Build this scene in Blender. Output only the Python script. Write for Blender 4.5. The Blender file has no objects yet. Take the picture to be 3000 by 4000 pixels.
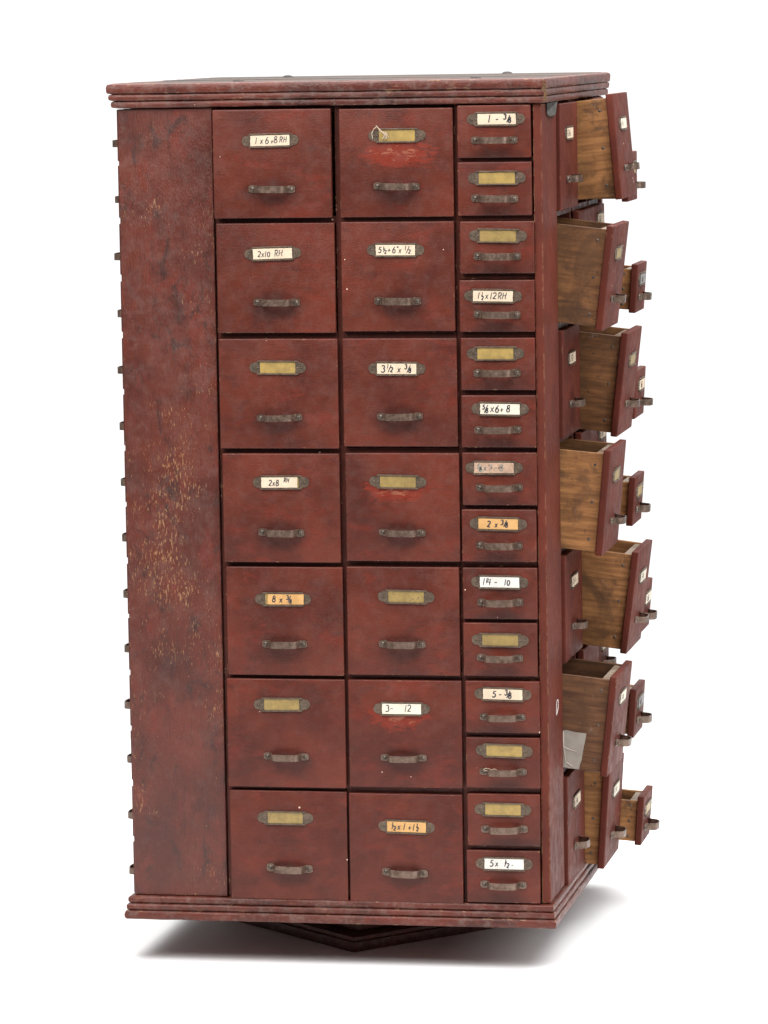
import bpy, bmesh, math, random
from mathutils import Vector, Matrix
random.seed(7)
scn = bpy.context.scene
COL = scn.collection

# ------------------------------------------------------------ camera, world, lights, exposure
cam_d = bpy.data.cameras.new('camera'); cam = bpy.data.objects.new('camera', cam_d); COL.objects.link(cam)
YAW, PIT, ROLL = .1895, -.1103, -.0159
fw = Vector((-math.sin(YAW)*math.cos(PIT), math.cos(YAW)*math.cos(PIT), math.sin(PIT)))
rt = Vector((math.cos(YAW), math.sin(YAW), 0)); up = rt.cross(fw)
r2 = rt*math.cos(ROLL)+up*math.sin(ROLL); u2 = -rt*math.sin(ROLL)+up*math.cos(ROLL)
m = Matrix((r2, u2, -fw)).transposed().to_4x4(); m.translation = (1.1276, -5.8146, 1.1394)
cam.matrix_world = m
cam_d.sensor_fit = 'VERTICAL'; cam_d.sensor_height = 36; cam_d.sensor_width = 27
cam_d.lens = 152.726; cam_d.clip_end = 200; cam_d.clip_start = .1
scn.camera = cam

w = bpy.data.worlds.new('World'); scn.world = w; w.use_nodes = True
wn = w.node_tree; bgn = wn.nodes['Background']
tc = wn.nodes.new('ShaderNodeTexCoord'); dp = wn.nodes.new('ShaderNodeVectorMath'); dp.operation = 'DOT_PRODUCT'
dp.inputs[1].default_value = Vector((-.32, .95, .02)).normalized(); mr = wn.nodes.new('ShaderNodeMapRange')   # world glow stands in for a white backdrop, narrowed to curb side reflections
mr.interpolation_type = 'SMOOTHSTEP'
mr.inputs['From Min'].default_value = math.cos(.80); mr.inputs['From Max'].default_value = math.cos(.42)
mr.inputs['To Min'].default_value = .12; mr.inputs['To Max'].default_value = 1.12
wn.links.new(tc.outputs['Generated'], dp.inputs[0]); wn.links.new(dp.outputs['Value'], mr.inputs['Value'])
wn.links.new(mr.outputs[0], bgn.inputs['Strength']); bgn.inputs['Color'].default_value = (1, 1, 1, 1)

def area(name, loc, aim, sx, sy, power, col=(1, 1, 1)):
    d = bpy.data.lights.new(name, 'AREA'); d.shape = 'RECTANGLE'; d.size = sx; d.size_y = sy; d.energy = power; d.color = col
    o = bpy.data.objects.new(name, d); COL.objects.link(o); o.location = loc
    o.rotation_euler = (Vector(aim)-Vector(loc)).to_track_quat('-Z', 'Y').to_euler()
    return o
area('key_softbox', (-.95, -2.3, 2.75), (0, 0, .85), 1.8, 1.8, 98, (1, .985, .965))
area('overhead_floor_fill', (.80, .15, 3.3), (.55, .1, 0), 6.2, 4.2, 440)  # unseen light added to bring the floor up to white
area('side_softbox', (3.0, -1.35, 1.7), (.3, 0, .5), .8, 1.6, 46)

vs = scn.view_settings
vs.view_transform = 'Standard'; vs.look = 'None'; vs.gamma = 1; vs.exposure = 0; vs.use_curve_mapping = False

# ------------------------------------------------------------ materials
class NT:
    def __init__(s, name):
        s.m = bpy.data.materials.new(name); s.m.use_nodes = True; s.t = s.m.node_tree
        s.b = s.t.nodes['Principled BSDF']
    def n(s, typ, **k):
        o = s.t.nodes.new('ShaderNode'+typ)
        for a, v in k.items(): setattr(o, a, v)
        return o
    def put(s, sock, v):
        if v is None: return
        if isinstance(v, bpy.types.NodeSocket): s.t.links.new(v, sock)
        elif isinstance(v, (tuple, list)) and len(v) == 3 and sock.type == 'RGBA': sock.default_value = (*v, 1)
        else: sock.default_value = v
    def vec(s, rnd=True):
        tcn = s.n('TexCoord'); out = tcn.outputs['Object']
        if rnd:
            oi = s.n('ObjectInfo'); mu = s.n('VectorMath', operation='SCALE')
            cx = s.n('CombineXYZ'); s.put(cx.inputs[0], s.math('MULTIPLY', oi.outputs['Random'], 17.3))
            s.put(cx.inputs[1], s.math('MULTIPLY', oi.outputs['Random'], 5.1)); s.put(cx.inputs[2], s.math('MULTIPLY', oi.outputs['Random'], 31.7))
            ad = s.n('VectorMath', operation='ADD'); s.put(ad.inputs[0], out); s.put(ad.inputs[1], cx.outputs[0]); out = ad.outputs[0]
        return out
    def scale(s, v, sc):
        mp = s.n('VectorMath', operation='MULTIPLY'); s.put(mp.inputs[0], v); mp.inputs[1].default_value = sc; return mp.outputs[0]
    def noise(s, v, sc, det=4, rough=.55, dist=0):
        o = s.n('TexNoise'); s.put(o.inputs['Vector'], v); o.inputs['Scale'].default_value = sc
        o.inputs['Detail'].default_value = det; o.inputs['Roughness'].default_value = rough; o.inputs['Distortion'].default_value = dist
        return o.outputs['Fac']
    def voro(s, v, sc, out='Distance', feature='F1'):
        o = s.n('TexVoronoi', feature=feature); s.put(o.inputs['Vector'], v); o.inputs['Scale'].default_value = sc; return o.outputs[out]
    def math(s, op, a, b=None, c=None):
        o = s.n('Math', operation=op); s.put(o.inputs[0], a); s.put(o.inputs[1], b)
        if c is not None: s.put(o.inputs[2], c)
        return o.outputs[0]
    def ramp(s, v, a, b, lo=0., hi=1.):
        o = s.n('MapRange', interpolation_type='SMOOTHSTEP'); s.put(o.inputs['Value'], v)
        for i, q in zip(('From Min', 'From Max', 'To Min', 'To Max'), (a, b, lo, hi)): s.put(o.inputs[i], q)
        return o.outputs[0]
    def mix(s, f, a, b, mode='MIX'):
        o = s.n('Mix', data_type='RGBA', blend_type=mode); s.put(o.inputs[0], f); s.put(o.inputs[6], a); s.put(o.inputs[7], b); return o.outputs[2]
    def bump(s, h, strength, dist=.001, normal=None):
        o = s.n('Bump'); s.put(o.inputs['Height'], h); o.inputs['Strength'].default_value = strength; o.inputs['Distance'].default_value = dist
        if normal: s.put(o.inputs['Normal'], normal)
        return o.outputs[0]
    def edge(s, r):
        bv = s.n('Bevel'); bv.samples = 4; bv.inputs['Radius'].default_value = r
        ge = s.n('NewGeometry'); d = s.n('VectorMath', operation='DOT_PRODUCT')
        s.put(d.inputs[0], bv.outputs[0]); s.put(d.inputs[1], ge.outputs['Normal'])
        return s.ramp(d.outputs['Value'], .995, .90)
    def rnd(s): return s.n('ObjectInfo').outputs['Random']
    def z(s):
        tcn = s.n('TexCoord'); sp_ = s.n('SeparateXYZ'); s.put(sp_.inputs[0], tcn.outputs['Object']); return sp_.outputs

def paint(name, grain='x', chip=.0, crackle=.5, dark=0., red=.5, edgewear=.35, dust=0., grimy=.5, spec=.24, ro=0., csc=330, gs=.38, var=1., pull_dark=0., worn=False, pores=.42):
    s = NT(name); v = s.vec()
    G = {'x': (1, 12, 14), 'z': (14, 14, 1), 'y': (12, 1, 14)}[grain]
    gv = s.scale(v, G)
    big = s.noise(v, 11, 6, .6); mid = s.noise(s.scale(v, {'x': (1, 2.2, 2.4), 'z': (2.4, 2.4, 1), 'y': (2.2, 1, 2.4)}[grain]), 17, 7, .68, .4)
    gr = s.noise(gv, 42, 5, .6); fine = s.noise(s.scale(v, {'x': (1, 1.6, 1.6), 'z': (1.6, 1.6, .6), 'y': (1.6, 1, 1.6)}[grain]), 420, 4, .7); gro = s.noise(gv, 110, 4, .7)
    c = s.mix(s.ramp(big, .5-.22*var, .5+.22*var, .5-.5*var, .5+.5*var), (.066, .0150, .0098), (.118, .0250, .0145))
    c = s.mix(s.math('MULTIPLY', s.ramp(mid, .56-.06*red, .66-.06*red), .36*var), c, (.155, .022, .013))       # worn through to brighter red
    c = s.mix(s.math('MULTIPLY', s.ramp(s.noise(s.scale(v, {'x': (1, 1.8, 1.8), 'z': (1.8, 1.8, 1), 'y': (1.8, 1, 1.8)}[grain]), 21, 8, .78, .5), .50, .68), grimy), c, (.036, .0135, .0115))     # handling grime
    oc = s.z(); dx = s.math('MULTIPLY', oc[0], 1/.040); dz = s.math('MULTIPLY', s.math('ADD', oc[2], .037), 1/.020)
    if pull_dark: c = s.mix(s.math('MULTIPLY', s.ramp(s.math('ADD', s.math('ADD', s.math('MULTIPLY', dx, dx), s.math('MULTIPLY', dz, dz)), s.math('MULTIPLY', s.noise(v, 40, 5, .7), 1.2)), 1.9, .5), pull_dark), c, (.034, .0115, .0095))   # darker patch under the pull, broken up by noise
    if worn:
        wx = s.math('MULTIPLY', s.math('ADD', oc[0], s.math('MULTIPLY_ADD', s.rnd(), .03, -.02)), s.math('MULTIPLY_ADD', s.rnd(), 9., 15.)); wz = s.math('MULTIPLY', s.math('SUBTRACT', oc[2], s.math('MULTIPLY_ADD', s.rnd(), .022, .002)), 1/.018)
        rr_ = s.math('ADD', s.math('ADD', s.math('MULTIPLY', wx, wx), s.math('MULTIPLY', wz, wz)), s.math('MULTIPLY', s.noise(s.scale(v, (1, 3, 3)), 55, 7, .75, .5), 4.2))
        c = s.mix(s.ramp(rr_, 3.1, 2.6, 0, .8), c, (.175, .022, .011))
        c = s.mix(s.ramp(s.math('ADD', rr_, s.math('MULTIPLY', s.noise(s.scale(v, (1, 4, 4)), 120, 3), 2.)), 3.1, 2.95, 0, .45), c, (.32, .14, .08))
    c = s.mix(s.ramp(gr, .56, .74, 0, pores), c, (.042, .013, .011))                                      # dark pores in the grain
    c = s.mix(s.ramp(fine, .56, .8, 0, .35), c, (.19, .060, .046))                                      # tiny scuffs
    if dark: c = s.mix(dark, c, (.028, .015, .014))
    if dust: c = s.mix(s.ramp(s.noise(v, 60, 8, .78), .46, .66, 0, dust), c, (.24, .19, .165))
    # chips to bare wood
    cm = s.noise(s.scale(v, {'x': (.5, 3, 3), 'z': (3.2, 3.2, .8), 'y': (3, .5, 3)}[grain]), 170, 5, .75)
    area_ = s.noise(v, 8, 6, .7)
    th = s.ramp(area_, .30, .68, .80, .80-.20*chip)
    cf = s.math('GREATER_THAN', cm, th)
    if chip > .05: c = s.mix(s.math('MULTIPLY', cf, .85), c, s.mix(gro, (.20, .08, .035), (.40, .22, .10)))
    # small flecks of old paint and plaster
    vd = s.voro(v, 48); vc = s.n('SeparateColor'); s.put(vc.inputs[0], s.voro(v, 48, 'Color'))
    fl = s.math('MULTIPLY', s.math('LESS_THAN', vd, s.math('MULTIPLY', vc.outputs[1], .07)), s.math('GREATER_THAN', vc.outputs[0], .72))
    c = s.mix(fl, c, (.62, .44, .34))
    e = s.edge(.0022)
    en = s.noise(v, 85, 4, .65)
    c = s.mix(s.math('MULTIPLY', e, s.ramp(en, .42, .60, .15, .6)), c, (.05, .022, .02))
    c = s.mix(s.math('MULTIPLY', e, s.math('GREATER_THAN', en, .66-.10*edgewear)), c, (.42, .25, .13))
    s.put(s.b.inputs['Base Color'], c)
    s.put(s.b.inputs['Roughness'], s.ramp(s.noise(v, 60, 5, .7), .3, .72, .30+ro, .54+ro)); s.b.inputs['Specular IOR Level'].default_value = spec
    cr = s.voro(s.scale(v, {'x': (1, 1, 1.5), 'z': (1.5, 1.5, .55), 'y': (1, 1, 1.5)}[grain]), csc, 'Distance', 'SMOOTH_F1')
    hgt = s.math('ADD', s.math('MULTIPLY', gr, .6), s.math('MULTIPLY', s.noise(s.scale(v, {'x': (.7, 1.3, 1.3), 'z': (1.6, 1.6, .30), 'y': (1.3, .7, 1.3)}[grain]), 330, 5, .75), .9))
    hgt = s.math('ADD', hgt, s.math('MULTIPLY', gro, .5))
    n1 = s.bump(hgt, gs, .0011)
    cmask = s.math('MULTIPLY', cr, s.ramp(s.noise(v, 9, 3), .38, .62, .25, 1))
    n2 = s.bump(cmask, crackle, .0016, n1)
    n3 = s.bump(cf, .35, -.0004, n2) if chip > .05 else n2
    s.put(s.b.inputs['Normal'], n3)
    return s.m

def wood(name, light, darkc, grain='x'):
    s = NT(name); v = s.vec()
    gv = s.scale(v, {'x': (1, 10, 13), 'y': (10, 1, 13), 'z': (12, 12, 1)}[grain])
    gr = s.noise(gv, 14, 7, .65, .3); st = s.noise(v, 24, 5, .6, .5)
    c = s.mix(s.ramp(gr, .32, .7), darkc, light)
    c = s.mix(s.ramp(s.noise(v, 11, 5, .65, .8), .46, .66, 0, .8), c, (.085, .040, .018))
    c = s.mix(s.ramp(st, .56, .68, 0, .6), c, (.065, .032, .018))
    c = s.mix(s.ramp(s.noise(s.scale(v, (1, 1, 1.8)), 70, 5, .7), .60, .70, 0, .7), c, (.06, .03, .018))
    c = s.mix(s.ramp(s.noise(v, 41, 7, .75), .61, .72, 0, .35), c, (.36, .31, .27))
    c = s.mix(s.math('MULTIPLY', s.edge(.001), .5), c, (.10, .06, .035))
    s.put(s.b.inputs['Base Color'], c); s.b.inputs['Roughness'].default_value = .66; s.b.inputs['Specular IOR Level'].default_value = .3
    s.put(s.b.inputs['Normal'], s.bump(s.math('ADD', s.noise(gv, 60, 4, .7), s.noise(v, 300, 3)), .3, .0008))
    return s.m

def metal(name, a, b, rust, met=.75, rough=.42, sc=160):
    s = NT(name); v = s.vec()
    c = s.mix(s.ramp(s.noise(v, sc, 5, .7), .35, .65), a, b)
    c = s.mix(s.ramp(s.noise(v, 90, 5, .7), .50, .68, 0, .7), c, rust)
    s.put(s.b.inputs['Base Color'], c); s.b.inputs['Metallic'].default_value = met
    s.put(s.b.inputs['Roughness'], s.ramp(s.noise(v, 210, 4), .3, .7, rough-.08, rough+.16))
    s.put(s.b.inputs['Normal'], s.bump(s.noise(v, 700, 3), .25, .0004))
    return s.m

def flat(name, a, b=None, sc=60, rough=.7, spots=None, th=.7):
    s = NT(name); v = s.vec(); b = b or tuple(x*.85 for x in a)
    c = s.mix(s.ramp(s.noise(v, sc, 5, .65), .35, .68), a, b)
    if spots: c = s.mix(s.ramp(s.noise(v, 150, 4, .6), th, th+.05), c, spots)
    s.put(s.b.inputs['Base Color'], c); s.b.inputs['Roughness'].default_value = rough
    s.put(s.b.inputs['Normal'], s.bump(s.noise(v, 160, 3), .15, .0006))
    return s.m

M_drawer = paint('drawer_paint', 'x', dust=.035, chip=.25, crackle=.10, red=.35, edgewear=.3, csc=620, gs=.30, pull_dark=.7)
M_drawer_w = paint('drawer_paint_worn', 'x', dust=.035, chip=.25, crackle=.10, red=.35, edgewear=.3, csc=620, gs=.30, pull_dark=.7, worn=True)
M_drawer_r = paint('drawer_paint_plain', 'x', chip=.02, crackle=.10, red=.0, edgewear=.35, grimy=.25, spec=.14, ro=.16, var=.5, gs=.25)
M_board = paint('board_paint', 'z', chip=1.27, crackle=.35, red=.5, edgewear=.5, grimy=1., csc=560, gs=1., spec=.42, pores=.75, dust=.08)
M_board_r = paint('board_paint_plain', 'z', chip=.05, crackle=.10, red=.0, edgewear=1.5, grimy=.25, spec=.15, ro=.16, var=.5, gs=.3)
M_frame = paint('frame_paint', 'z', chip=.05, crackle=.3, dark=.25, red=.3, edgewear=.3)
M_mould = paint('moulding_paint', 'x', chip=1.0, crackle=.4, red=.4, edgewear=.8, dust=.30, grimy=.9, spec=.3, csc=480)
M_plinth = paint('plinth_paint', 'x', chip=.5, crackle=.3, dust=.25, dark=.30, red=.1, edgewear=.2)
M_top = wood('weathered_top', (.075, .058, .05), (.035, .028, .026))
M_wood = [wood('drawer_wood', (.40, .185, .066), (.19, .08, .028), 'y'), wood('drawer_wood_aged', (.26, .115, .043), (.11, .047, .019), 'y'), wood('drawer_wood_stained', (.17, .075, .032), (.075, .032, .016), 'y')]
M_endgrain = wood('end_grain', (.36, .29, .22), (.17, .12, .085), 'z')
M_steel = metal('handle_steel', (.125, .080, .058), (.19, .130, .100), (.065, .036, .022), .6, .36)
M_bronze = metal('frame_bronze', (.095, .068, .048), (.15, .108, .078), (.05, .034, .026), .6, .46)
M_screw = metal('screw_steel', (.10, .08, .065), (.17, .13, .10), (.07, .045, .03), .7, .45)
M_brass = flat('celluloid_plate', (.35, .235, .068), (.25, .17, .055), 90, .42, (.16, .10, .045), .66)
M_brass2 = flat('celluloid_plate_olive', (.285, .195, .065), (.205, .14, .048), 90, .42, (.14, .10, .05), .66)
M_slot = flat('dark_slot', (.02, .016, .013))
CARDS = {'cream': flat('cream_card', (.62, .50, .37), (.55, .43, .31), 40, .6, (.45, .28, .14), .72),
         'white': flat('white_card', (.66, .60, .49), (.58, .50, .40), 40, .6, (.40, .24, .12), .73),
         'bright': flat('bright_card', (.64, .61, .56), (.58, .54, .49), 40, .6, (.5, .3, .18), .74),
         'orange': flat('orange_card', (.54, .30, .11), (.45, .24, .08), 45, .6, (.40, .2, .08), .70),
         'faded': flat('faded_card', (.44, .29, .20), (.30, .19, .13), 50, .7, (.16, .08, .05), .62),
         'grey': flat('grey_card', (.24, .225, .215), (.17, .155, .15), 50, .6)}
M_ink = flat('ink', (.022, .024, .03), (.035, .035, .045)); M_inkg = flat('faded_ink', (.16, .17, .15), (.22, .20, .17)); M_pen = flat('pen_ink', (.075, .07, .075))
M_string = flat('string', (.48, .38, .29), (.34, .25, .18), 200, .9)
M_tape = flat('grey_tape', (.34, .30, .255), (.27, .235, .20), 30, .85)
M_crease = flat('tape_crease', (.50, .42, .35), (.40, .33, .27), 40, .5)
M_lead = metal('lead_tab', (.05, .046, .042), (.075, .068, .06), (.04, .033, .03), .1, .7, 60)
M_knob = flat('dark_plug', (.03, .025, .024), (.05, .04, .038), 90, .85)
M_white = flat('chalk_mark', (.55, .47, .45))
M_bare = wood('bare_split_wood', (.62, .38, .20), (.40, .22, .10), 'z')
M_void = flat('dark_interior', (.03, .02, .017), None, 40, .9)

# ------------------------------------------------------------ helpers
def mesh(name, bm, mats, parent=None, bevel=0, seg=2, smooth=True):
    me = bpy.data.meshes.new(name); bmesh.ops.recalc_face_normals(bm, faces=bm.faces); bm.to_mesh(me); bm.free()
    for q in (mats if isinstance(mats, (list, tuple)) else [mats]): me.materials.append(q)
    if smooth:
        for p_ in me.polygons: p_.use_smooth = True
        me.set_sharp_from_angle(angle=math.radians(38))
    return inst(name, me, parent)
def inst(name, me, parent=None):
    o = bpy.data.objects.new(name, me); COL.objects.link(o); o.parent = parent; return o
def box(bm, x0, x1, y0, y1, z0, z1, mi=0, bev=0, seg=2, mat=None):
    r = bmesh.ops.create_cube(bm, size=1)
    for v_ in r['verts']:
        v_.co = Vector(((x0+x1)/2+v_.co.x*(x1-x0), (y0+y1)/2+v_.co.y*(y1-y0), (z0+z1)/2+v_.co.z*(z1-z0)))
    fs = set(f for v_ in r['verts'] for f in v_.link_faces)
    for f in fs: f.material_index = mi
    vs_ = r['verts']
    if bev:
        es = list(set(e for v_ in r['verts'] for e in v_.link_edges))
        rr = bmesh.ops.bevel(bm, geom=es, offset=bev, segments=seg, profile=.6, affect='EDGES')
        for f in rr['faces']: f.material_index = mi
        vs_ = list(set(v_ for f in rr['faces'] for v_ in f.verts))
    if mat is not None:
        for v_ in set(vs_): v_.co = mat @ v_.co
    return vs_
def prism(bm, outline, y0, y1, mi=0):   # outline in (x, z), counted round; extruded along y
    a = [bm.verts.new((x, y0, z)) for x, z in outline]; b = [bm.verts.new((x, y1, z)) for x, z in outline]
    n = len(a); fs = [bm.faces.new(a), bm.faces.new(b[::-1])]
    for i in range(n): fs.append(bm.faces.new((a[i], b[i], b[(i+1) % n], a[(i+1) % n])))
    for f in fs: f.material_index = mi
def dome(bm, c, r, h, mi=0, axis='y', n=12):
    rings = []
    for k in range(4):
        t = k/4*math.pi/2; rr = r*math.cos(t); hh = h*math.sin(t)
        ring = []
        for i in range(n):
            a = 2*math.pi*i/n
            p_ = (rr*math.cos(a), -hh, rr*math.sin(a)) if axis == 'y' else (rr*math.cos(a), rr*math.sin(a), hh)
            ring.append(bm.verts.new(Vector(c)+Vector(p_)))
        rings.append(ring)
    tip = bm.verts.new(Vector(c)+(Vector((0, -h, 0)) if axis == 'y' else Vector((0, 0, h))))
    for k in range(3):
        for i in range(n):
            f = bm.faces.new((rings[k][i], rings[k][(i+1) % n], rings[k+1][(i+1) % n], rings[k+1][i])); f.material_index = mi
    for i in range(n):
        f = bm.faces.new((rings[3][i], rings[3][(i+1) % n], tip)); f.material_index = mi
def tube(bm, pts, r, mi=0, n=6):
    pts = [Vector(p_) for p_ in pts]; prev = None
    for i, p_ in enumerate(pts):
        t = (pts[min(i+1, len(pts)-1)]-pts[max(i-1, 0)]).normalized()
        q = t.orthogonal().normalized() if prev is None else (prev-t*prev.dot(t)).normalized(); b_ = t.cross(q); prev = q
        rr = r(i/(len(pts)-1)) if callable(r) else r
        ring = [bm.verts.new(p_+q*math.cos(2*math.pi*k/n)*rr+b_*math.sin(2*math.pi*k/n)*rr) for k in range(n)]
        if i:
            for k in range(n):
                f = bm.faces.new((last[k], last[(k+1) % n], ring[(k+1) % n], ring[k])); f.material_index = mi
            if i == len(pts)-1: bm.faces.new(ring).material_index = mi
        else: bm.faces.new(ring[::-1]).material_index = mi
        last = ring

# ------------------------------------------------------------ handwriting
def arc(cx, cy, rx, ry, a0, a1, n=9):
    return [(cx+rx*math.cos(math.radians(a0+(a1-a0)*i/n)), cy+ry*math.sin(math.radians(a0+(a1-a0)*i/n))) for i in range(n+1)]
GL = {
 '1': (.22, [[(.14, 1), (.06, 0)]]),
 '2': (.55, [arc(.25, .74, .22, .26, 160, -30)+[(.05, .04), (.16, .10), (.52, .02)]]),
 '3': (.5, [arc(.2, .77, .22, .22, 150, -80), arc(.2, .27, .27, .28, 80, -150)]),
 '4': (.5, [[(.12, 1), (.02, .42), (.5, .42)], [(.40, .95), (.34, 0)]]),
 '5': (.5, [[(.48, .98), (.14, .95), (.08, .56)]+arc(.2, .32, .25, .30, 85, -150)]),
 '6': (.5, [[(.36, 1), (.12, .62)]+arc(.24, .27, .2, .27, 165, 520, 14)]),
 '7': (.45, [[(.02, .95), (.45, .97), (.18, 0)]]),
 '8': (.5, [arc(.27, .75, .18, .24, 20, 270, 9)+arc(.24, .26, .22, .26, 90, -270, 12)+[(.36, .62), (.44, .80)]]),
 '0': (.48, [arc(.24, .42, .2, .40, 90, 450, 14)]),
 'x': (.42, [[(.02, .62), (.38, .02)], [(.38, .66), (.0, .0)]]),
 '+': (.5, [[(.02, .34), (.46, .38)], [(.24, .64), (.22, .06)]]),
 '-': (.5, [[(.04, .42), (.44, .46)]]),
 '/': (.3, [[(.36, 1.02), (.0, -.04)]]),
 'R': (.52, [[(.12, .96), (.04, 0)], [(.02, .86)]+arc(.24, .74, .24, .24, 110, -100)+[(.46, .0)]]),
 'H': (.55, [[(.12, 1), (.02, 0)], [(.52, 1), (.42, 0)], [(.07, .5), (.50, .56)]]),
 '"': (.25, [[(.06, 1.05), (.04, .78)], [(.2, 1.05), (.18, .78)]]),
 ',': (.2, [[(.1, .1), (.06, -.08)]]),
 's': (.2, [arc(.1, .5, .07, .07, 0, 360, 6)]),
}
def stroke(bm, pts, wd, y, mi):
    pts = [Vector(p_) for p_ in pts]; pr = None
    for i, p_ in enumerate(pts):
        t = (pts[min(i+1, len(pts)-1)]-pts[max(i-1, 0)]); t = t.normalized() if t.length else Vector((1, 0))
        nn = Vector((-t.y, t.x))*wd/2*(.75 if i in (0, len(pts)-1) else 1)
        a, b = bm.verts.new((p_.x+nn.x, y, p_.y+nn.y)), bm.verts.new((p_.x-nn.x, y, p_.y-nn.y))
        if pr:
            f = bm.faces.new((pr[0], pr[1], b, a)); f.material_index = mi
        pr = (a, b)
def write(bm, items, W, H, y, wd, mi=1):
    """items: (text, x fraction, z fraction of baseline, height fraction of the card)"""
    for text, fx, fz, fh in items:
        x = (fx-.5)*W; z = (fz-.5)*H; h = fh*H
        for ch in text:
            if ch == ' ': x += .35*h; continue
            adv, ss = GL[ch]
            for st in ss:
                stroke(bm, [(x+px*h*1.05+pz*h*.10+random.uniform(-1, 1)*.00008, z+pz*h) for px, pz in st], wd, y, mi)
            x += (adv+.16)*h

# ------------------------------------------------------------ shared meshes: handle, label frame
def handle_mesh():
    bm = bmesh.new(); hw = .0045; prof = []
    W2, FL, ST = .0305, .0190, .0165
    # centre line in (x, out): tab, rise, gentle bow, fall, tab
    half = [(W2, .0009), (W2-.003, .0009), (FL+.0030, .0009), (FL+.0012, .0025), (FL+.0004, .006), (FL-.0006, .0105), (FL-.003, .0138), (FL-.007, .0155), (FL*.35, ST), (0, ST+.0003)]
    line = [(-x, o) for x, o in half]+[(x, o) for x, o in half[::-1][1:]]
    th = .0013; n = len(line); P = []
    for i, (x, o_) in enumerate(line):
        a = Vector(line[max(i-1, 0)]); b = Vector(line[min(i+1, n-1)]); t = (b-a).normalized(); nn = Vector((-t.y, t.x))*th/2
        h_ = hw*(.72 if i in (0, n-1) else (1.08 if i in (1, 2, n-2, n-3) else 1))
        ring = [bm.verts.new((x+s1*nn.x, -(o_+s1*nn.y), s2*h_)) for s1, s2 in ((1, 1), (1, -1), (-1, -1), (-1, 1))]
        P.append(ring)
    for i in range(n-1):
        for k in range(4): bm.faces.new((P[i][k], P[i][(k+1) % 4], P[i+1][(k+1) % 4], P[i+1][k]))
    bm.faces.new(P[0]); bm.faces.new(P[-1][::-1])
    for sx in (-1, 1):
        dome(bm, (sx*(W2-.0048), -.0015, 0), .0031, .0024, 1)
        box(bm, -.0028, .0028, -.0004, .0003, -.00045, .00045, 2, mat=Matrix.Translation((sx*(W2-.0048), -.0038, 0)) @ Matrix.Rotation(.9 if sx < 0 else 1.5, 4, 'Y'))
    o = mesh('handle', bm, [M_steel, M_screw, M_slot]); me = o.data; bpy.data.objects.remove(o); return me
def frame_mesh(plate):
    bm = bmesh.new(); W2, H2 = .0270, .0090
    out = []
    def lobe(sx):
        pts = []
        pts.append((W2, H2)); pts.append((W2+.0010, H2-.0012)); pts.append((W2+.0028, H2-.0022))
        for i in range(9):
            a = math.radians(70-140*i/8); pts.append((W2+.0035+.0072*math.cos(a), .0069*math.sin(a)))
        pts.append((W2+.0028, -H2+.0022)); pts.append((W2+.0010, -H2+.0012)); pts.append((W2, -H2))
        return [(sx*x, z_) for x, z_ in pts]
    out = lobe(1)+lobe(-1)[::-1]
    prism(bm, out, 0, -.0008, 0)
    box(bm, -W2+.0035, W2-.0035, -.0012, -.0006, -H2+.0018, H2-.0018, 1)
    for sz in (-1, 1):                          # folded channels that hold the card
        box(bm, -W2, W2, -.0024, -.0006, sz*(H2-.0007)-.0010, sz*(H2-.0007)+.0010, 0, .0005, 2)
    for sx in (-1, 1):
        dome(bm, (sx*(W2+.0046), -.0008, 0), .0013, .0011, 0)
        dome(bm, (sx*(W2-.0008), -.0008, 0), .0012, .0012, 2)
    o = mesh('label_frame', bm, [M_bronze, plate, M_screw]); me = o.data; bpy.data.objects.remove(o); return me
ME_handle = handle_mesh(); ME_frame = frame_mesh(M_brass); ME_frame2 = frame_mesh(M_brass2)

# ------------------------------------------------------------ the cabinet
cab = bpy.data.objects.new('bolt_cabinet', None); COL.objects.link(cab); cab.location = (0, 0, -.09)
cab['label'] = 'tall dark red revolving wooden cabinet with many labelled drawers, some side drawers pulled open'
cab['category'] = 'cabinet'
ORG = Matrix.Translation((0, 0, .09))          # parts are laid out from the underside of the drawer stack
A = .28; YB = .308; H = 1.0434
XL, XR, YF = -A, A, -A
def part(name, bm, mats, label=None, **k):
    for v_ in bm.verts: v_.co.z += .09
    o = mesh(name, bm, mats, cab, **k)
    if label: o['label'] = label
    return o

# measured faces of the drawers on the front: x0, x1, z0, z1
Z_big = [(.9004, 1.0409), (.7510, .8938), (.6000, .7434), (.4504, .5934), (.3011, .4443), (.1522, .2962), (.0018, .1473)]
Z_mid = [(.9004, 1.0401), (.7526, .8944), (.6029, .7436), (.4528, .5944), (.3031, .4455), (.1543, .2964), (.0016, .1460)]
Z_sm = [(.9753, 1.0427), (.9012, .9699), (.8268, .8940), (.7517, .8185), (.6763, .7439), (.6020, .6697), (.5268, .5953), (.4531, .5213), (.3781, .4453), (.3034, .3732), (.2286, .2968), (.1559, .2225), (.0794, .1480), (.0039, .0733)]
X_big = [(-.1453, .0111), (-.1440, .0128), (-.1440, .0145), (-.1421, .0143), (-.1402, .0161), (-.1420, .0166), (-.1412, .0166)]
X_mid = [(.0215, .1707), (.0214, .1704), (.0212, .1719), (.0223, .1729), (.0216, .1708), (.0209, .1717), (.0196, .1708)]
X_sm = [(.1767, .2722), (.1762, .2725), (.1782, .2750), (.1765, .2745), (.1773, .2742), (.1769, .2745), (.1770, .2748), (.1754, .2733), (.1755, .2736), (.1751, .2728), (.1771, .2749), (.1767, .2746), (.1775, .2737), (.1758, .2728)]
X_big, X_mid, X_sm = ([(a-.0060, b-.0060) for a, b in L] for L in (X_big, X_mid, X_sm))
Z_big, Z_mid, Z_sm = ([(a-(1.139-a)*.0027, b-(1.139-b)*.0027) for a, b in L] for L in (Z_big, Z_mid, Z_sm))
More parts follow.
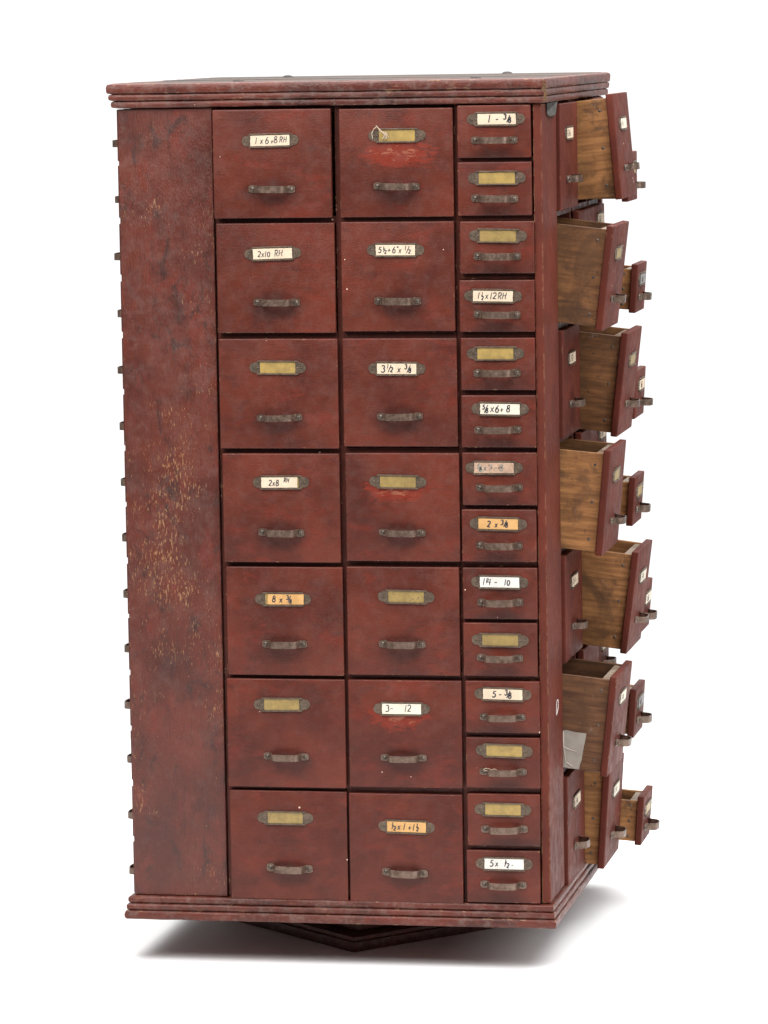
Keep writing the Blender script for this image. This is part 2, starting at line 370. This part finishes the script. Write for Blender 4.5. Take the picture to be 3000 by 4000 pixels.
PT = .0095                                       # thickness of a drawer front
# offsets of label frame and handle from the drawer front's centre (metres, x then z): big / mid / small
S_ = 1/1637.2   # one step of the measuring grid in metres

def drawer(name_label, face, cu, z0, z1, w, out=0., tilt=0., boxwood=None, frame=(0, .045), hand=(0, -.03), card=None, blank2=False, fr_rot=0., hd_rot=0., plain=False, mat=None, yaw=0.):
    """face 0 front, 1 right, 3 left; cu = coordinate of the centre along the face; out = how far the back of the front stands off the frame"""
    h = z1-z0; bm = bmesh.new()
    vs_ = box(bm, -w/2, w/2, -PT, 0, -h/2, h/2, 0, .0017, 3)
    o = mesh('drawer', bm, mat or M_drawer, cab)
    o['label'] = name_label
    zc = (z0+z1)/2+.09
    if face == 0: loc = Vector((cu, YF+.0065-out, zc)); rot = Matrix.Rotation(0, 4, 'Z')
    elif face == 1: loc = Vector((XR-.0065+out, cu, zc)); rot = Matrix.Rotation(math.pi/2, 4, 'Z')
    else: loc = Vector((XL+.0065-out, cu, zc)); rot = Matrix.Rotation(-math.pi/2, 4, 'Z')
    o.matrix_local = Matrix.Translation(loc) @ rot @ Matrix.Rotation(yaw, 4, 'Z') @ Matrix.Rotation(tilt, 4, 'X')
    # box behind the front
    bx = bmesh.new(); bw = w/2-.006; zb0, zb1 = -h/2+.0045, h/2-.0055; dep = .112; t = .0075
    if w < .12: zb0, zb1 = -h/2+.004, h/2-.008
    box(bx, -bw, -bw+t, .0004, dep, zb0, zb1, 0, .0005, 1); box(bx, bw-t, bw, .0004, dep, zb0, zb1, 0, .0005, 1)
    box(bx, -bw+t, bw-t, .0004, .013, zb0+.001, zb1-.0015, 1, .0005, 1)      # inner front board, end grain up
    box(bx, -bw+t, bw-t, dep-t, dep-.0003, zb0+.001, zb1-.002, 0, .0005, 1)
    box(bx, -bw+t, bw-t, .013, dep-t, zb0+.001, zb0+.006, 0)
    if face == 1:                                # nails along the joint
        for q in (.12, .5, .88):
            for sx in (-1,):
                mm = Matrix.Translation((-bw, .0085+random.uniform(-.001, .001), zb0+(zb1-zb0)*q)) @ Matrix.Rotation(math.pi/2, 4, 'Z')
                k0 = len(bx.verts); dome(bx, (0, 0, 0), .0022, .0006, 2, 'y', 10); bx.verts.ensure_lookup_table()
                for v_ in bx.verts[k0:]: v_.co = Matrix.Translation((-bw, .0105, zb0+(zb1-zb0)*q)) @ Matrix.Rotation(-math.pi/2, 4, 'Z') @ v_.co
    b = mesh('drawer_box', bx, [boxwood or M_wood[0], M_endgrain, M_screw], o)
    hd = inst('handle', ME_handle, o)
    hd.matrix_local = Matrix.Translation((hand[0], -PT, hand[1])) @ Matrix.Rotation(hd_rot+random.uniform(-.012, .012), 4, 'Y') @ Matrix.Diagonal((random.uniform(.985, 1.02), random.uniform(.86, 1.06), random.uniform(.93, 1.05), 1))
    fr = inst('label_frame', ME_frame2 if blank2 else ME_frame, o)
    fr.matrix_local = Matrix.Translation((frame[0], -PT, frame[1])) @ Matrix.Rotation(fr_rot, 4, 'Y')
    if card:
        kind, items, wd, ink = card[:4]; x0, x1 = card[4] if len(card) > 4 else (-.0262, .0262)
        cb = bmesh.new(); W_, H_ = x1-x0, .0134; xc = (x0+x1)/2
        # paper with slightly torn ends
        top = [(-W_/2+random.uniform(0, .0007), H_/2)]+[(W_/2-random.uniform(0, .0006), H_/2-i*H_/4) for i in range(5)]
        bot = [(-W_/2+random.uniform(0, .0007), -H_/2+i*H_/4) for i in range(4)]
        prism(cb, top+bot, -.0012, -.0021, 0)
        write(cb, items, W_, H_, -.00225, wd)
        for v_ in cb.verts: v_.co.x += xc
        c = mesh('label_card', cb, [CARDS[kind], {'k': M_ink, 'g': M_inkg, 'p': M_pen}[ink]], fr, smooth=False)
        c.parent = o; c.matrix_basis = Matrix.Translation((frame[0], -PT, frame[1])) @ Matrix.Rotation(fr_rot, 4, 'Y')
    return o

# ---- carcass: frame of stiles and rails, shelves and inner walls behind the drawers
bm = bmesh.new(); FY = .0065; FT = .012
def face_frame(bm, M):
    """u along the face from its left corner, d = depth inward, z up; M maps (u, d, z)"""
    def b3(u0, u1, d0, d1, z0, z1): box(bm, u0, u1, d0, d1, z0, z1, 0, .0006, 1, mat=M)
    b3(.1267, .1318, FY, .12, 0, H)
    for u0, u1 in ((.2875, .2962), (.4445, .4512)): b3(u0, u1, FY, .12, 0, H)
    b3(.5475, .5588, FY+.0003, .12, 0, H)
    for a, b in [(c_[0], d_[1]) for c_, d_ in zip(Z_big[:-1], Z_big[1:])]:
        zc = (a+b)/2
        b3(.1320, .2873, FY-.0015, .118, zc-.0045, zc+.0045); b3(.2964, .4443, FY-.0015, .118, zc-.0045, zc+.0045)
    for a, b in [(c_[0], d_[1]) for c_, d_ in zip(Z_sm[:-1], Z_sm[1:])]:
        zc = (a+b)/2; b3(.4514, .5473, FY-.0015, .118, zc-.0035, zc+.0035)
    for u0, u1 in ((.1320, .2873), (.2964, .4443), (.4514, .5473)):
        b3(u0, u1, FY+.0005, .118, -.0005, .0040); b3(u0, u1, FY+.010, .118, 1.036, H)
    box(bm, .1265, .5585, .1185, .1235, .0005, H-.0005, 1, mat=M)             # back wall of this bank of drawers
Mf = Matrix.Translation((XL, YF, 0))
face_frame(bm, Mf)
Mr = Matrix(((0, -1, 0, XR), (1, 0, 0, YF), (0, 0, 1, 0), (0, 0, 0, 1)))       # u -> +y, d -> -x
face_frame(bm, Mr)
Ml = Matrix(((0, 1, 0, XL), (-1, 0, 0, .28), (0, 0, 1, 0), (0, 0, 0, 1)))      # u -> -y, d -> +x
face_frame(bm, Ml)
box(bm, -.125, .26, YB-.012, YB-.002, 0, H, 0, .001, 1)                          # plain boards closing the back
box(bm, XR-.012, XR-.002, .2795, YB-.0125, 0, H, 0, .001, 1)
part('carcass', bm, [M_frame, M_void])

def side_board(x0, x1, y0, y1, matl, label=None):
    b_ = bmesh.new(); box(b_, x0, x1, y0, y1, .0005, H-.0005, 0, .0016, 3)
    o = part('side_board', b_, matl, label); return o
side_board(XL, XL+.126, YF, YF+.0115, M_board, 'wide weathered board with crackled paint beside the front drawers')
side_board(XR-.0115, XR, YF+.0003, YF+.126, M_board_r, 'plain vertical board at the right front corner')
side_board(XL, XL+.0115, .154, YB, M_board_r)
side_board(XR-.13, XR-.0125, YB-.0015, YB+.002, M_board_r)

# ---- mouldings: a rolled profile swept round the four sides
def lobes(spec, n=7):
    P = []
    for z0, z1, p in spec:
        zc, rz = (z0+z1)/2, (z1-z0)/2
        for i in range(n+1):
            a = math.pi/2-math.pi*i/n
            P.append((p-.0046+.0046*max(0, math.cos(a))**.6, zc+rz*math.sin(a)*.985))
    return P
def sweep(bm, prof, ext, mi=0, jitter=.0004):
    """ext: how far the widest roll stands out on the left, front, right, back side"""
    l_, f_, r_, b_ = ext; pm = max(p for p, _ in prof)
    rings = []
    def ring(x, y, nx, ny):
        return [bm.verts.new((x+nx*p/pm+random.uniform(-jitter, jitter), y+ny*p/pm+random.uniform(-jitter, jitter), z+random.uniform(-jitter, jitter)*.6)) for p, z in prof]
    segs = 26
    C4 = [((XL, YF), (-l_, -f_)), ((XR, YF), (r_, -f_)), ((XR, YB), (r_, b_)), ((XL, YB), (-l_, b_))]
    for k in range(4):
        (p0, n0), (p1, n1) = C4[k], C4[(k+1) % 4]
        for i in range(segs):
            t = i/segs
            nx = n0[0]*(1-t)+n1[0]*t; ny = n0[1]*(1-t)+n1[1]*t
            rings.append(ring(p0[0]*(1-t)+p1[0]*t, p0[1]*(1-t)+p1[1]*t, nx, ny))
    N = len(rings); m_ = len(prof)
    for i in range(N):
        for j in range(m_-1):
            bm.faces.new((rings[i][j], rings[(i+1) % N][j], rings[(i+1) % N][j+1], rings[i][j+1])).material_index = mi
    return rings
bm = bmesh.new()
prof = [(-.012, H+.0326), (.004, H+.0332)]+lobes([(H+.0195, H+.0325, .0130), (H+.0105, H+.0190, .0108), (H+.0010, H+.0100, .0080)])+[(-.002, H+.0006), (-.012, H+.0006)]
sweep(bm, prof, (.0125, .0100, .0075, .0120))
part('cornice', bm, M_mould)
bm = bmesh.new()
prof = [(-.010, -.0004), (-.001, -.0004)]+lobes([(-.0100, -.0006, .0075), (-.0190, -.0105, .0098), (-.0316, -.0196, .0122)])+[(.004, -.0319), (-.010, -.0319)]
sweep(bm, prof, (.0128, .0100, .0080, .0100))
box(bm, XL+.002, XR-.002, YF+.002, YB-.002, -.0300, -.0008, 0)
part('base_moulding', bm, M_mould)
bm = bmesh.new()
for i in range(5):                               # planks of the top
    y0 = YF+.0035+i*(YB-YF-.007)/5; box(bm, XL+.003, XR-.003, y0+.0004, y0+(YB-YF-.007)/5-.0004, H+.001, H+.0330+random.uniform(-.0003, .0006), 0, .0008, 1)
part('top_board', bm, M_top)
for x, y, r, hh in ((-.124, -.250, .0078, .0030), (-.152, .190, .0075, .0030), (.192, -.262, .0075, .0028), (.146, .280, .0078, .0030)):
    b_ = bmesh.new(); dome(b_, (x, y, H+.0333), r, hh, 0, 'z', 18); part('plug', b_, M_knob, 'small dark domed plug on the top')
b_ = bmesh.new()                                 # split moulding end at the right front corner: bare wood showing
random.seed(3)
pts = []
for i in range(9):
    z_ = H+.0295-i*.0032; pts.append((XR+.0052+random.uniform(-.0016, .0016), z_, random.uniform(.0018, .0042)))
for (x, z_, wd), (x2, z2, wd2) in zip(pts[:-1], pts[1:]):
    y_ = YF-.0098
    f = b_.faces.new([b_.verts.new(q) for q in ((x-wd*.5, y_-.0004, z_), (x+wd, y_-.0002, z_), (x2+wd2, y_-.0002, z2), (x2-wd2*.5, y_-.0004, z2))])
bmesh.ops.solidify(b_, geom=b_.faces[:], thickness=.003)
part('split_corner', b_, M_bare, 'splintered bare wood at the corner of the cornice')

# lead tab under the cornice on the right-hand corner board
b_ = bmesh.new()
out = [(-.246, H+.0005), (-.164, H+.0005), (-.164, H-.0135), (-.167, H-.0165), (-.190, H-.0180), (-.225, H-.0175), (-.240, H-.0165), (-.246, H-.0120)]
v0 = [b_.verts.new((XR+.0022+.0012*math.sin(i*1.7), y_, z_)) for i, (y_, z_) in enumerate(out)]
b_.faces.new(v0); bmesh.ops.solidify(b_, geom=b_.faces[:], thickness=.0012)
part('metal_tab', b_, M_lead, 'dark grey metal tab nailed under the cornice')
# chalky D-shaped scratch on the same board
b_ = bmesh.new()
loop = [(-.222, .2625), (-.2195, .2690), (-.2120, .2705), (-.2060, .2690), (-.2060, .2610), (-.2100, .2575), (-.2160, .2545), (-.2230, .2515), (-.2222, .2625)]
tube(b_, [(XR+.0003, y_*1.0+.010, z_-.012) for y_, z_ in loop], .0006)
part('chalk_mark', b_, M_white, 'small pale ring scratched on the corner board')

# ---- plinth it turns on
b_ = bmesh.new()
R47 = Matrix.Translation((-.0105, .014, 0)) @ Matrix.Rotation(math.radians(47.5), 4, 'Z')
hs = .1475
box(b_, -hs, hs, -hs, hs, -.0900, -.0765, 0, .0012, 2, mat=R47)
box(b_, -hs+.002, hs-.002, -hs+.002, hs-.002, -.0760, -.0700, 0, .0018, 2, mat=R47)
box(b_, -hs+.032, hs-.032, -hs+.032, hs-.032, -.0699, -.0500, 0, .002, 2, mat=R47)
part('plinth', b_, M_plinth, 'dark square foot turned cornerwise under the cabinet')
b_ = bmesh.new(); bmesh.ops.create_cone(b_, cap_ends=True, segments=32, radius1=.07, radius2=.07, depth=.0180, matrix=Matrix.Translation((0, .014, -.0405)))
part('swivel', b_, M_screw)

# ---- drawers on the front
def pf(cx, cy, bx):          # grid position of a fitting relative to the drawer's centre
    return ((cx-(bx[0]+bx[2])/2)/1637.2*1.0, -(cy-(bx[1]+bx[3])/2)/1637.2*1.0)
B1 = [(461, 236, 716, 471), (468, 482, 723, 721), (473, 732, 730, 970), (481, 980, 734, 1215), (489, 1225, 741, 1459), (491, 1467, 746, 1701), (497, 1709, 750, 1944)]
B2 = [(733, 234, 979, 469), (737, 479, 982, 716), (741, 731, 988, 965), (747, 979, 993, 1213), (750, 1225, 993, 1459), (753, 1470, 998, 1702), (755, 1713, 1000, 1950)]
B3 = [(988, 227, 1148, 341), (989, 350, 1150, 466), (994, 478, 1157, 591), (993, 605, 1156, 717), (996, 730, 1157, 843), (997, 854, 1159, 967), (999, 978, 1161, 1092), (998, 1101, 1160, 1214), (1000, 1227, 1162, 1338), (1001, 1346, 1162, 1461), (1006, 1472, 1167, 1584), (1007, 1594, 1168, 1703), (1010, 1716, 1168, 1828), (1009, 1838, 1168, 1951)]
H1 = [(588, 407), (597, 653), (603, 902), (607, 1150), (614, 1391), (618, 1634), (625, 1876)]
H2 = [(857, 401), (859, 649), (864, 899), (869, 1150), (869, 1391), (872, 1637), (875, 1884)]
H3 = [(1069, 302), (1070, 428), (1076, 553), (1075, 679), (1075, 805), (1077, 928), (1080, 1053), (1080, 1178), (1082, 1301), (1081, 1421), (1087, 1549), (1088, 1667), (1091, 1791), (1089, 1911)]
F1 = [(586, 304), (590, 549), (601, 795), (608, 1042), (612, 1294), (610, 1521), (617, 1766)]
F2 = [(859, 294), (856, 541), (859, 797), (861, 1041), (879, 1289), (869, 1531), (880, 1784)]
F3 = [(1073, 258), (1075, 385), (1078, 510), (1067, 640), (1072, 764), (1082, 884), (1069, 1011), (1078, 1132), (1081, 1258), (1082, 1383), (1088, 1500), (1091, 1622), (1088, 1749), (1091, 1866)]
PEN, MK, BM = .0010, .0013, .00155
C1 = [('cream', [('1', .13, .22, .60), ('x', .25, .20, .62), ('6', .38, .20, .66), ('+', .51, .16, .60), ('8', .60, .26, .62), ('RH', .74, .28, .56)], MK, 'p'),
      ('cream', [('2x10', .12, .20, .56), ('RH', .55, .22, .62)], MK, 'p'), None,
      ('cream', [('2x8', .20, .18, .56), ('RH', .62, .52, .42)], MK, 'k', (-.0262, .0225)),
      ('orange', [('8', .13, .24, .60), ('x', .33, .18, .62), ('3', .52, .50, .40), ('/', .56, .22, .60), ('8', .60, .10, .40)], BM, 'k', (-.0205, .0282)), None, None]
L1 = ['labelled 1x6+8 RH, with the handle in the top left of the cabinet front', 'labelled 2x10 RH', None, 'labelled 2x8 RH', 'with an orange card reading 8 x 3/8', None, None]
C2 = [None, ('cream', [('5', .07, .24, .56), ('1', .19, .52, .36), ('/', .20, .34, .34), ('2', .22, .14, .34), ('+', .30, .26, .60), ('6"', .42, .22, .62), ('x', .58, .20, .60), ('1', .74, .50, .42), ('/', .77, .20, .66), ('2', .82, .16, .38)], MK, 'k'),
      ('cream', [('3', .11, .16, .66), ('1', .26, .54, .40), ('/', .28, .20, .66), ('2', .33, .16, .48), ('x', .52, .16, .62), ('3', .70, .50, .42), ('/', .76, .18, .66), ('8', .80, .14, .44)], BM, 'k'), None, None,
      ('white', [('3-', .10, .24, .62), ('12', .58, .24, .66)], MK, 'k'),
      ('orange', [('1', .13, .52, .40), ('/', .13, .30, .36), ('2', .17, .12, .40), ('x', .27, .22, .62), ('1', .42, .20, .66), ('+', .54, .22, .56), ('1', .66, .18, .62), ('1', .76, .54, .36), ('-', .745, .34, .42), ('2', .75, .12, .38)], BM, 'k')]
L2 = [None, 'labelled 5 1/2 + 6" x 1/2', 'labelled 3 1/2 x 3/8', None, None, 'with a white card reading 3 - 12', 'with an orange card reading 1/2x1 + 1 1/2']
C3 = [('cream', [('1', .28, .18, .72), ('-', .46, .20, .60), ('3', .68, .48, .46), ('/', .76, .18, .66), ('8', .80, .16, .48)], BM*1.15, 'k', (-.0240, .0262)), None, None,
      ('cream', [('1', .12, .22, .62), ('1', .22, .54, .34), ('-', .20, .34, .40), ('2', .21, .12, .36), ('x', .31, .24, .60), ('12', .43, .22, .62), ('RH', .62, .22, .64)], MK, 'k'), None,
      ('white', [('5', .06, .46, .44), ('/', .11, .16, .70), ('8', .14, .14, .44), ('x', .26, .20, .74), ('6', .38, .18, .68), ('+', .50, .20, .62), ('8', .66, .24, .64)], BM, 'k'),
      ('faded', [('5', .08, .46, .40), ('/', .12, .20, .60), ('8', .14, .14, .42), ('x', .24, .22, .62), ('7', .36, .22, .62), ('-', .50, .22, .60), ('8', .64, .22, .60)], BM, 'g'),
      ('orange', [('2', .22, .18, .58), ('x', .42, .18, .56), ('3', .57, .46, .44), ('/', .64, .26, .60), ('8', .68, .22, .44)], BM*1.1, 'k'),
      ('bright', [('1', .08, .22, .66), ('1', .16, .40, .50), ('4', .19, .24, .62), ('-', .36, .22, .60), ('10', .62, .22, .60)], BM, 'k'), None,
      ('cream', [('5', .24, .20, .60), ('-', .39, .20, .62), ('3', .55, .46, .48), ('/', .60, .18, .70), ('8', .64, .14, .54)], BM*1.1, 'k'), None, None,
      ('bright', [('5', .14, .24, .64), ('x', .28, .26, .60), ('1', .52, .50, .46), ('/', .51, .28, .50), ('2', .56, .14, .44), ('s', .70, .3, .2)], MK*1.1, 'k')]
L3 = ['reading 1 - 3/8', None, None, 'reading 1 1/2 x 12 RH', None, 'reading 5/8 x 6+8', 'reading 5/8 x 7 - 8 in faded ink', 'orange card reading 2 x 3/8', 'white card reading 1 1/4 - 10', None, 'reading 5 - 3/8', None, None, 'white card reading 5 x 1/2']
random.seed(11)
ROW = ['top', 'second', 'third', 'fourth', 'fifth', 'sixth', 'bottom']
outs = [.0065, .0022, .0020, .0020, .0015, .0025, .0012]
STR = None
for i in range(7):
    for (bx, xx, zz, hh, ff, cc, ll, cn) in ((B1, X_big, Z_big, H1, F1, C1, L1, 'left'), (B2, X_mid, Z_mid, H2, F2, C2, L2, 'middle')):
        lab = 'large drawer '+(ll[i] if ll[i] else 'with an empty yellowed label frame, %s row, %s column of the front' % (ROW[i], cn))
        if i == 0 and cn == 'left': lab = 'large drawer labelled 1x6+8 RH'
        o = drawer(lab, 0, (xx[i][0]+xx[i][1])/2, zz[i][0], zz[i][1], xx[i][1]-xx[i][0], out=(outs[i] if cn == 'left' else random.uniform(.0004, .0022)),
               frame=pf(*ff[i], bx[i]), hand=pf(*hh[i], bx[i]), card=cc[i], blank2=(i in (3, 4, 5, 6)), mat=M_drawer_w if (cn == 'middle' and i in (0, 3, 5)) else None,
               fr_rot=math.radians([-1, -1.5, .5, -.5, -.3, -.5, 0][i] if cn == 'left' else [0, .3, .5, 1, .8, 0, 1][i]), hd_rot=math.radians([1, .6, -.5, .6, .3, .2, 1.6][i]))
        if i == 0 and cn == 'middle': STR = o
SM12 = None
for i in range(14):
    lab = 'small drawer '+('with card '+L3[i] if L3[i] else 'with an empty yellowed label frame, number %d from the top of the small column' % (i+1))
    o = drawer(lab, 0, sum(X_sm[i])/2, Z_sm[i][0], Z_sm[i][1], X_sm[i][1]-X_sm[i][0], out=random.uniform(.0004, .0018),
           frame=pf(*F3[i], B3[i]), hand=pf(*H3[i], B3[i]), card=C3[i], blank2=(i in (2, 9)), fr_rot=math.radians(random.uniform(-.6, 1.2)), hd_rot=math.radians(random.uniform(-.6, 1)))
    if i == 11: SM12 = o

# bits of string left on two of the drawers
def tuft(parent, at, pts, label):
    b_ = bmesh.new()
    for path in pts: tube(b_, [(at[0]+x, at[1]-o_, at[2]+z_) for x, o_, z_ in path], .00055, 0, 5)
    o = mesh('string', b_, M_string, parent); o['label'] = label
fx, fz = pf(*F2[0], B2[0])
tuft(STR, (fx-.0225, -PT-.0022, fz), [[(-.009, .0, -.004), (-.010, .001, .003), (-.007, .002, .009), (-.003, .001, .0115), (-.001, .002, .010), (.001, .001, .006), (.005, .002, .003), (.008, .001, .0025), (.011, .001, .0015)],
      [(-.005, .001, .0105), (-.004, .002, .013), (.000, .001, .0085), (.004, .002, .0045), (.010, .001, .004)],
      [(.0065, .002, .003), (.006, .001, -.001), (.004, .001, -.004)], [(.0065, .002, .003), (.0075, .001, -.002), (.0072, .001, -.0048)], [(.0065, .002, .003), (.009, .001, -.001), (.0095, .001, -.004)], [(.0065, .002, .003), (.0105, .001, .000), (.012, .001, -.002)]],
     'frayed bit of pale string caught on the label frame')
hx, hz = pf(*H3[11], B3[11])
tuft(SM12, (hx-.021, -PT-.004, hz), [[(-.004, .001, .003), (-.001, .002, .005), (.003, .001, .0045), (.006, .002, .003), (.010, .001, .0042), (.013, .001, .003)], [(-.003, .001, .001), (.0, .003, .0022), (.003, .002, .001), (.005, .001, -.0015), (.007, .001, -.003)]], 'pale thread wound round the handle screw')
b_ = bmesh.new(); bmesh.ops.create_uvsphere(b_, u_segments=12, v_segments=8, radius=.0022, matrix=Matrix.Translation((.1935, YF+.0030, .0772)))
part('bead', b_, M_string, 'tiny pale bead wedged between two small drawers')

# ---- drawers on the right-hand side: every other one pulled out and sagging
off = -.28+.28
big1 = (-.1485, .0085); big2 = (.0150, .1660); smy = (.1720, .2690)
# openings: (row, column 1 or 2, distance of the front's centre from the wall plane, tilt, z shift)
OPEN = {0: (2, .3375, -4.9, 0, 'white', '1-1'), 1: (1, .3455, 7.0, 0, None, ''), 2: (2, .3415, 6.6, 0, None, ''), 3: (1, .3405, 5.4, 0, None, ''),
        4: (2, .3525, 7.4, 0, 'white', '3-14'), 5: (1, .3450, 6.4, 0, 'white', '2-10'), 6: (2, .3140, 4.0, 0, 'white', '2-14')}
zo = {0: (.9075, 1.0500), 1: (.7420, .8810), 2: (.5865, .7285), 3: (.4435, .5845), 4: (.2890, .4300), 5: (.1470, .2820), 6: (-.0100, .1280)}
CL = {0: '2-16', 2: '2-12', 4: '2-14', 6: '3-16'}
R6 = None
for i in range(7):
    col, xf, tl, dz, ck, tx = OPEN[i]
    for c_ in (1, 2):
        (y0, y1) = big1 if c_ == 1 else big2
        fz = .0305 + random.uniform(-.001, .001); hz = -.030+random.uniform(-.001, .001)
        if c_ == col:
            crd = (ck, [(tx, .12, .2, .62)], BM, 'k') if ck else None
            o = drawer('large side drawer pulled out, %s row of the right side' % ROW[i], 1, (y0+y1)/2, zo[i][0], zo[i][1], y1-y0, out=xf-(XR-.0065)-PT, tilt=math.radians(tl),
                       boxwood=M_wood[2] if i == 5 else M_wood[1] if i in (1, 2) else M_wood[0], frame=(0, fz), hand=(.002, hz), card=crd, blank2=True, mat=M_drawer_r)
            if i == 5: R6 = o
        else:
            crd = ('cream', [(CL[i], .10, .2, .64)], BM, 'k') if i in CL else None
            drawer('large closed side drawer, %s row of the right side' % ROW[i], 1, (y0+y1)/2, Z_big[i][0], Z_big[i][1], y1-y0, out=.0015, frame=(0, .0305), hand=(.002, -.030), card=crd, mat=M_drawer_r)
SO = {1: (.331, 0, .8985, .9665, None), 3: (.3415, 4.2, .7445, .8125, 'grey'), 5: (.339, 3.4, .5965, .6640, 'cream'), 7: (.335, 4.4, .4465, .5150, None), 9: (.345, 5, .2950, .3630, 'white'), 11: (.3335, 4, .1470, .2160, 'grey'), 13: (.3428, 4.6, -.0060, .0635, None)}
for i in range(14):
    if i in SO:
        xf, tl, z0, z1, ck = SO[i]
        drawer('small side drawer pulled out, number %d from the top' % (i+1), 1, sum(smy)/2, z0, z1, smy[1]-smy[0], out=xf-(XR-.0065)-PT, tilt=math.radians(tl), frame=(.001, .0120), hand=(.001, -.0125),
               card=(ck, [('5x8', .2, .2, .6)], BM, 'k') if ck else None, mat=M_drawer_r)
    else:
        drawer('small closed side drawer, number %d from the top' % (i+1), 1, sum(smy)/2, Z_sm[i][0], Z_sm[i][1], smy[1]-smy[0], out=.001, frame=(.001, .0140), hand=(.001, -.0125), card=('cream', [('2x12', .1, .2, .6)], BM, 'k') if i % 4 == 2 else None, mat=M_drawer_r)
# tape stuck on the near side of the sixth row's open drawer
bw = (big1[1]-big1[0])/2-.006; hh = (zo[5][1]-zo[5][0])/2
b_ = bmesh.new()
edge_ = [(.024+random.uniform(-.0006, .0006)+.005*(1-k/8.), -hh+.0048+k*.0062) for k in range(9)]
topz = -hh+.0048+8*.0062
outl = [(.094, -hh+.0048)]+[(y_, z_) for y_, z_ in edge_[::1]]+[(.034+k*.006, topz+random.uniform(-.0005, .0012)) for k in range(1, 10)]
va = [b_.verts.new((-bw-.0010, y_, z_)) for y_, z_ in outl]; vb = [b_.verts.new((-bw-.0001, y_, z_)) for y_, z_ in outl]
fs_ = [b_.faces.new(va), b_.faces.new(vb[::-1])]+[b_.faces.new((va[i], vb[i], vb[(i+1) % len(va)], va[(i+1) % len(va)])) for i in range(len(va))]
bmesh.ops.triangulate(b_, faces=fs_[:2], ngon_method='EAR_CLIP')
for path in ([(.056, topz-.001), (.0535, topz-.02), (.050, -hh+.020), (.047, -hh+.0055)], [(.060, topz-.002), (.062, topz-.013), (.068, topz-.022), (.0745, topz-.032)], [(.056, topz-.001), (.060, topz-.014), (.066, topz-.023)],
             [(.0535, topz-.022), (.044, topz-.0245), (.035, topz-.026)], [(.047, -hh+.012), (.041, -hh+.009), (.038, -hh+.0065)], [(.054, topz-.026), (.066, topz-.026)]):
    tube(b_, [(-bw-.0011, y_, z_) for y_, z_ in path], lambda t: .0011-.0006*t, 1, 6)
t_ = mesh('tape_patch', b_, [M_tape, M_crease], R6, smooth=False); t_['label'] = 'creased grey tape stuck on the side of the open drawer'

# ---- drawers on the left-hand side (their handles show past the edge)
for i in range(14):
    drawer('small drawer on the left side, number %d from the top' % (i+1), 3, -.2215, Z_sm[i][0], Z_sm[i][1], .0965, out=.0012, frame=(0, .0140), hand=(0, -.0115), card=None)
for i in range(7):
    for c_, y_, w_ in ((1, .066, .157), (2, -.0935, .150)):
        drawer('large drawer on the left side, %s row' % ROW[i], 3, y_, Z_big[i][0], Z_big[i][1], w_, out=.0012, frame=(0, .0305), hand=(0, -.030))

# ------------------------------------------------------------ floor of the studio
b_ = bmesh.new(); box(b_, -2.4, 2.4, -1.6, 1.5, -.02, 0)
s = NT('white_floor'); s.b.inputs['Base Color'].default_value = (.84, .84, .84, 1); s.b.inputs['Roughness'].default_value = .8; s.b.inputs['Specular IOR Level'].default_value = .2
fl = mesh('floor', b_, s.m, smooth=False); fl.location = (0, 0, -.09); fl['kind'] = 'structure'
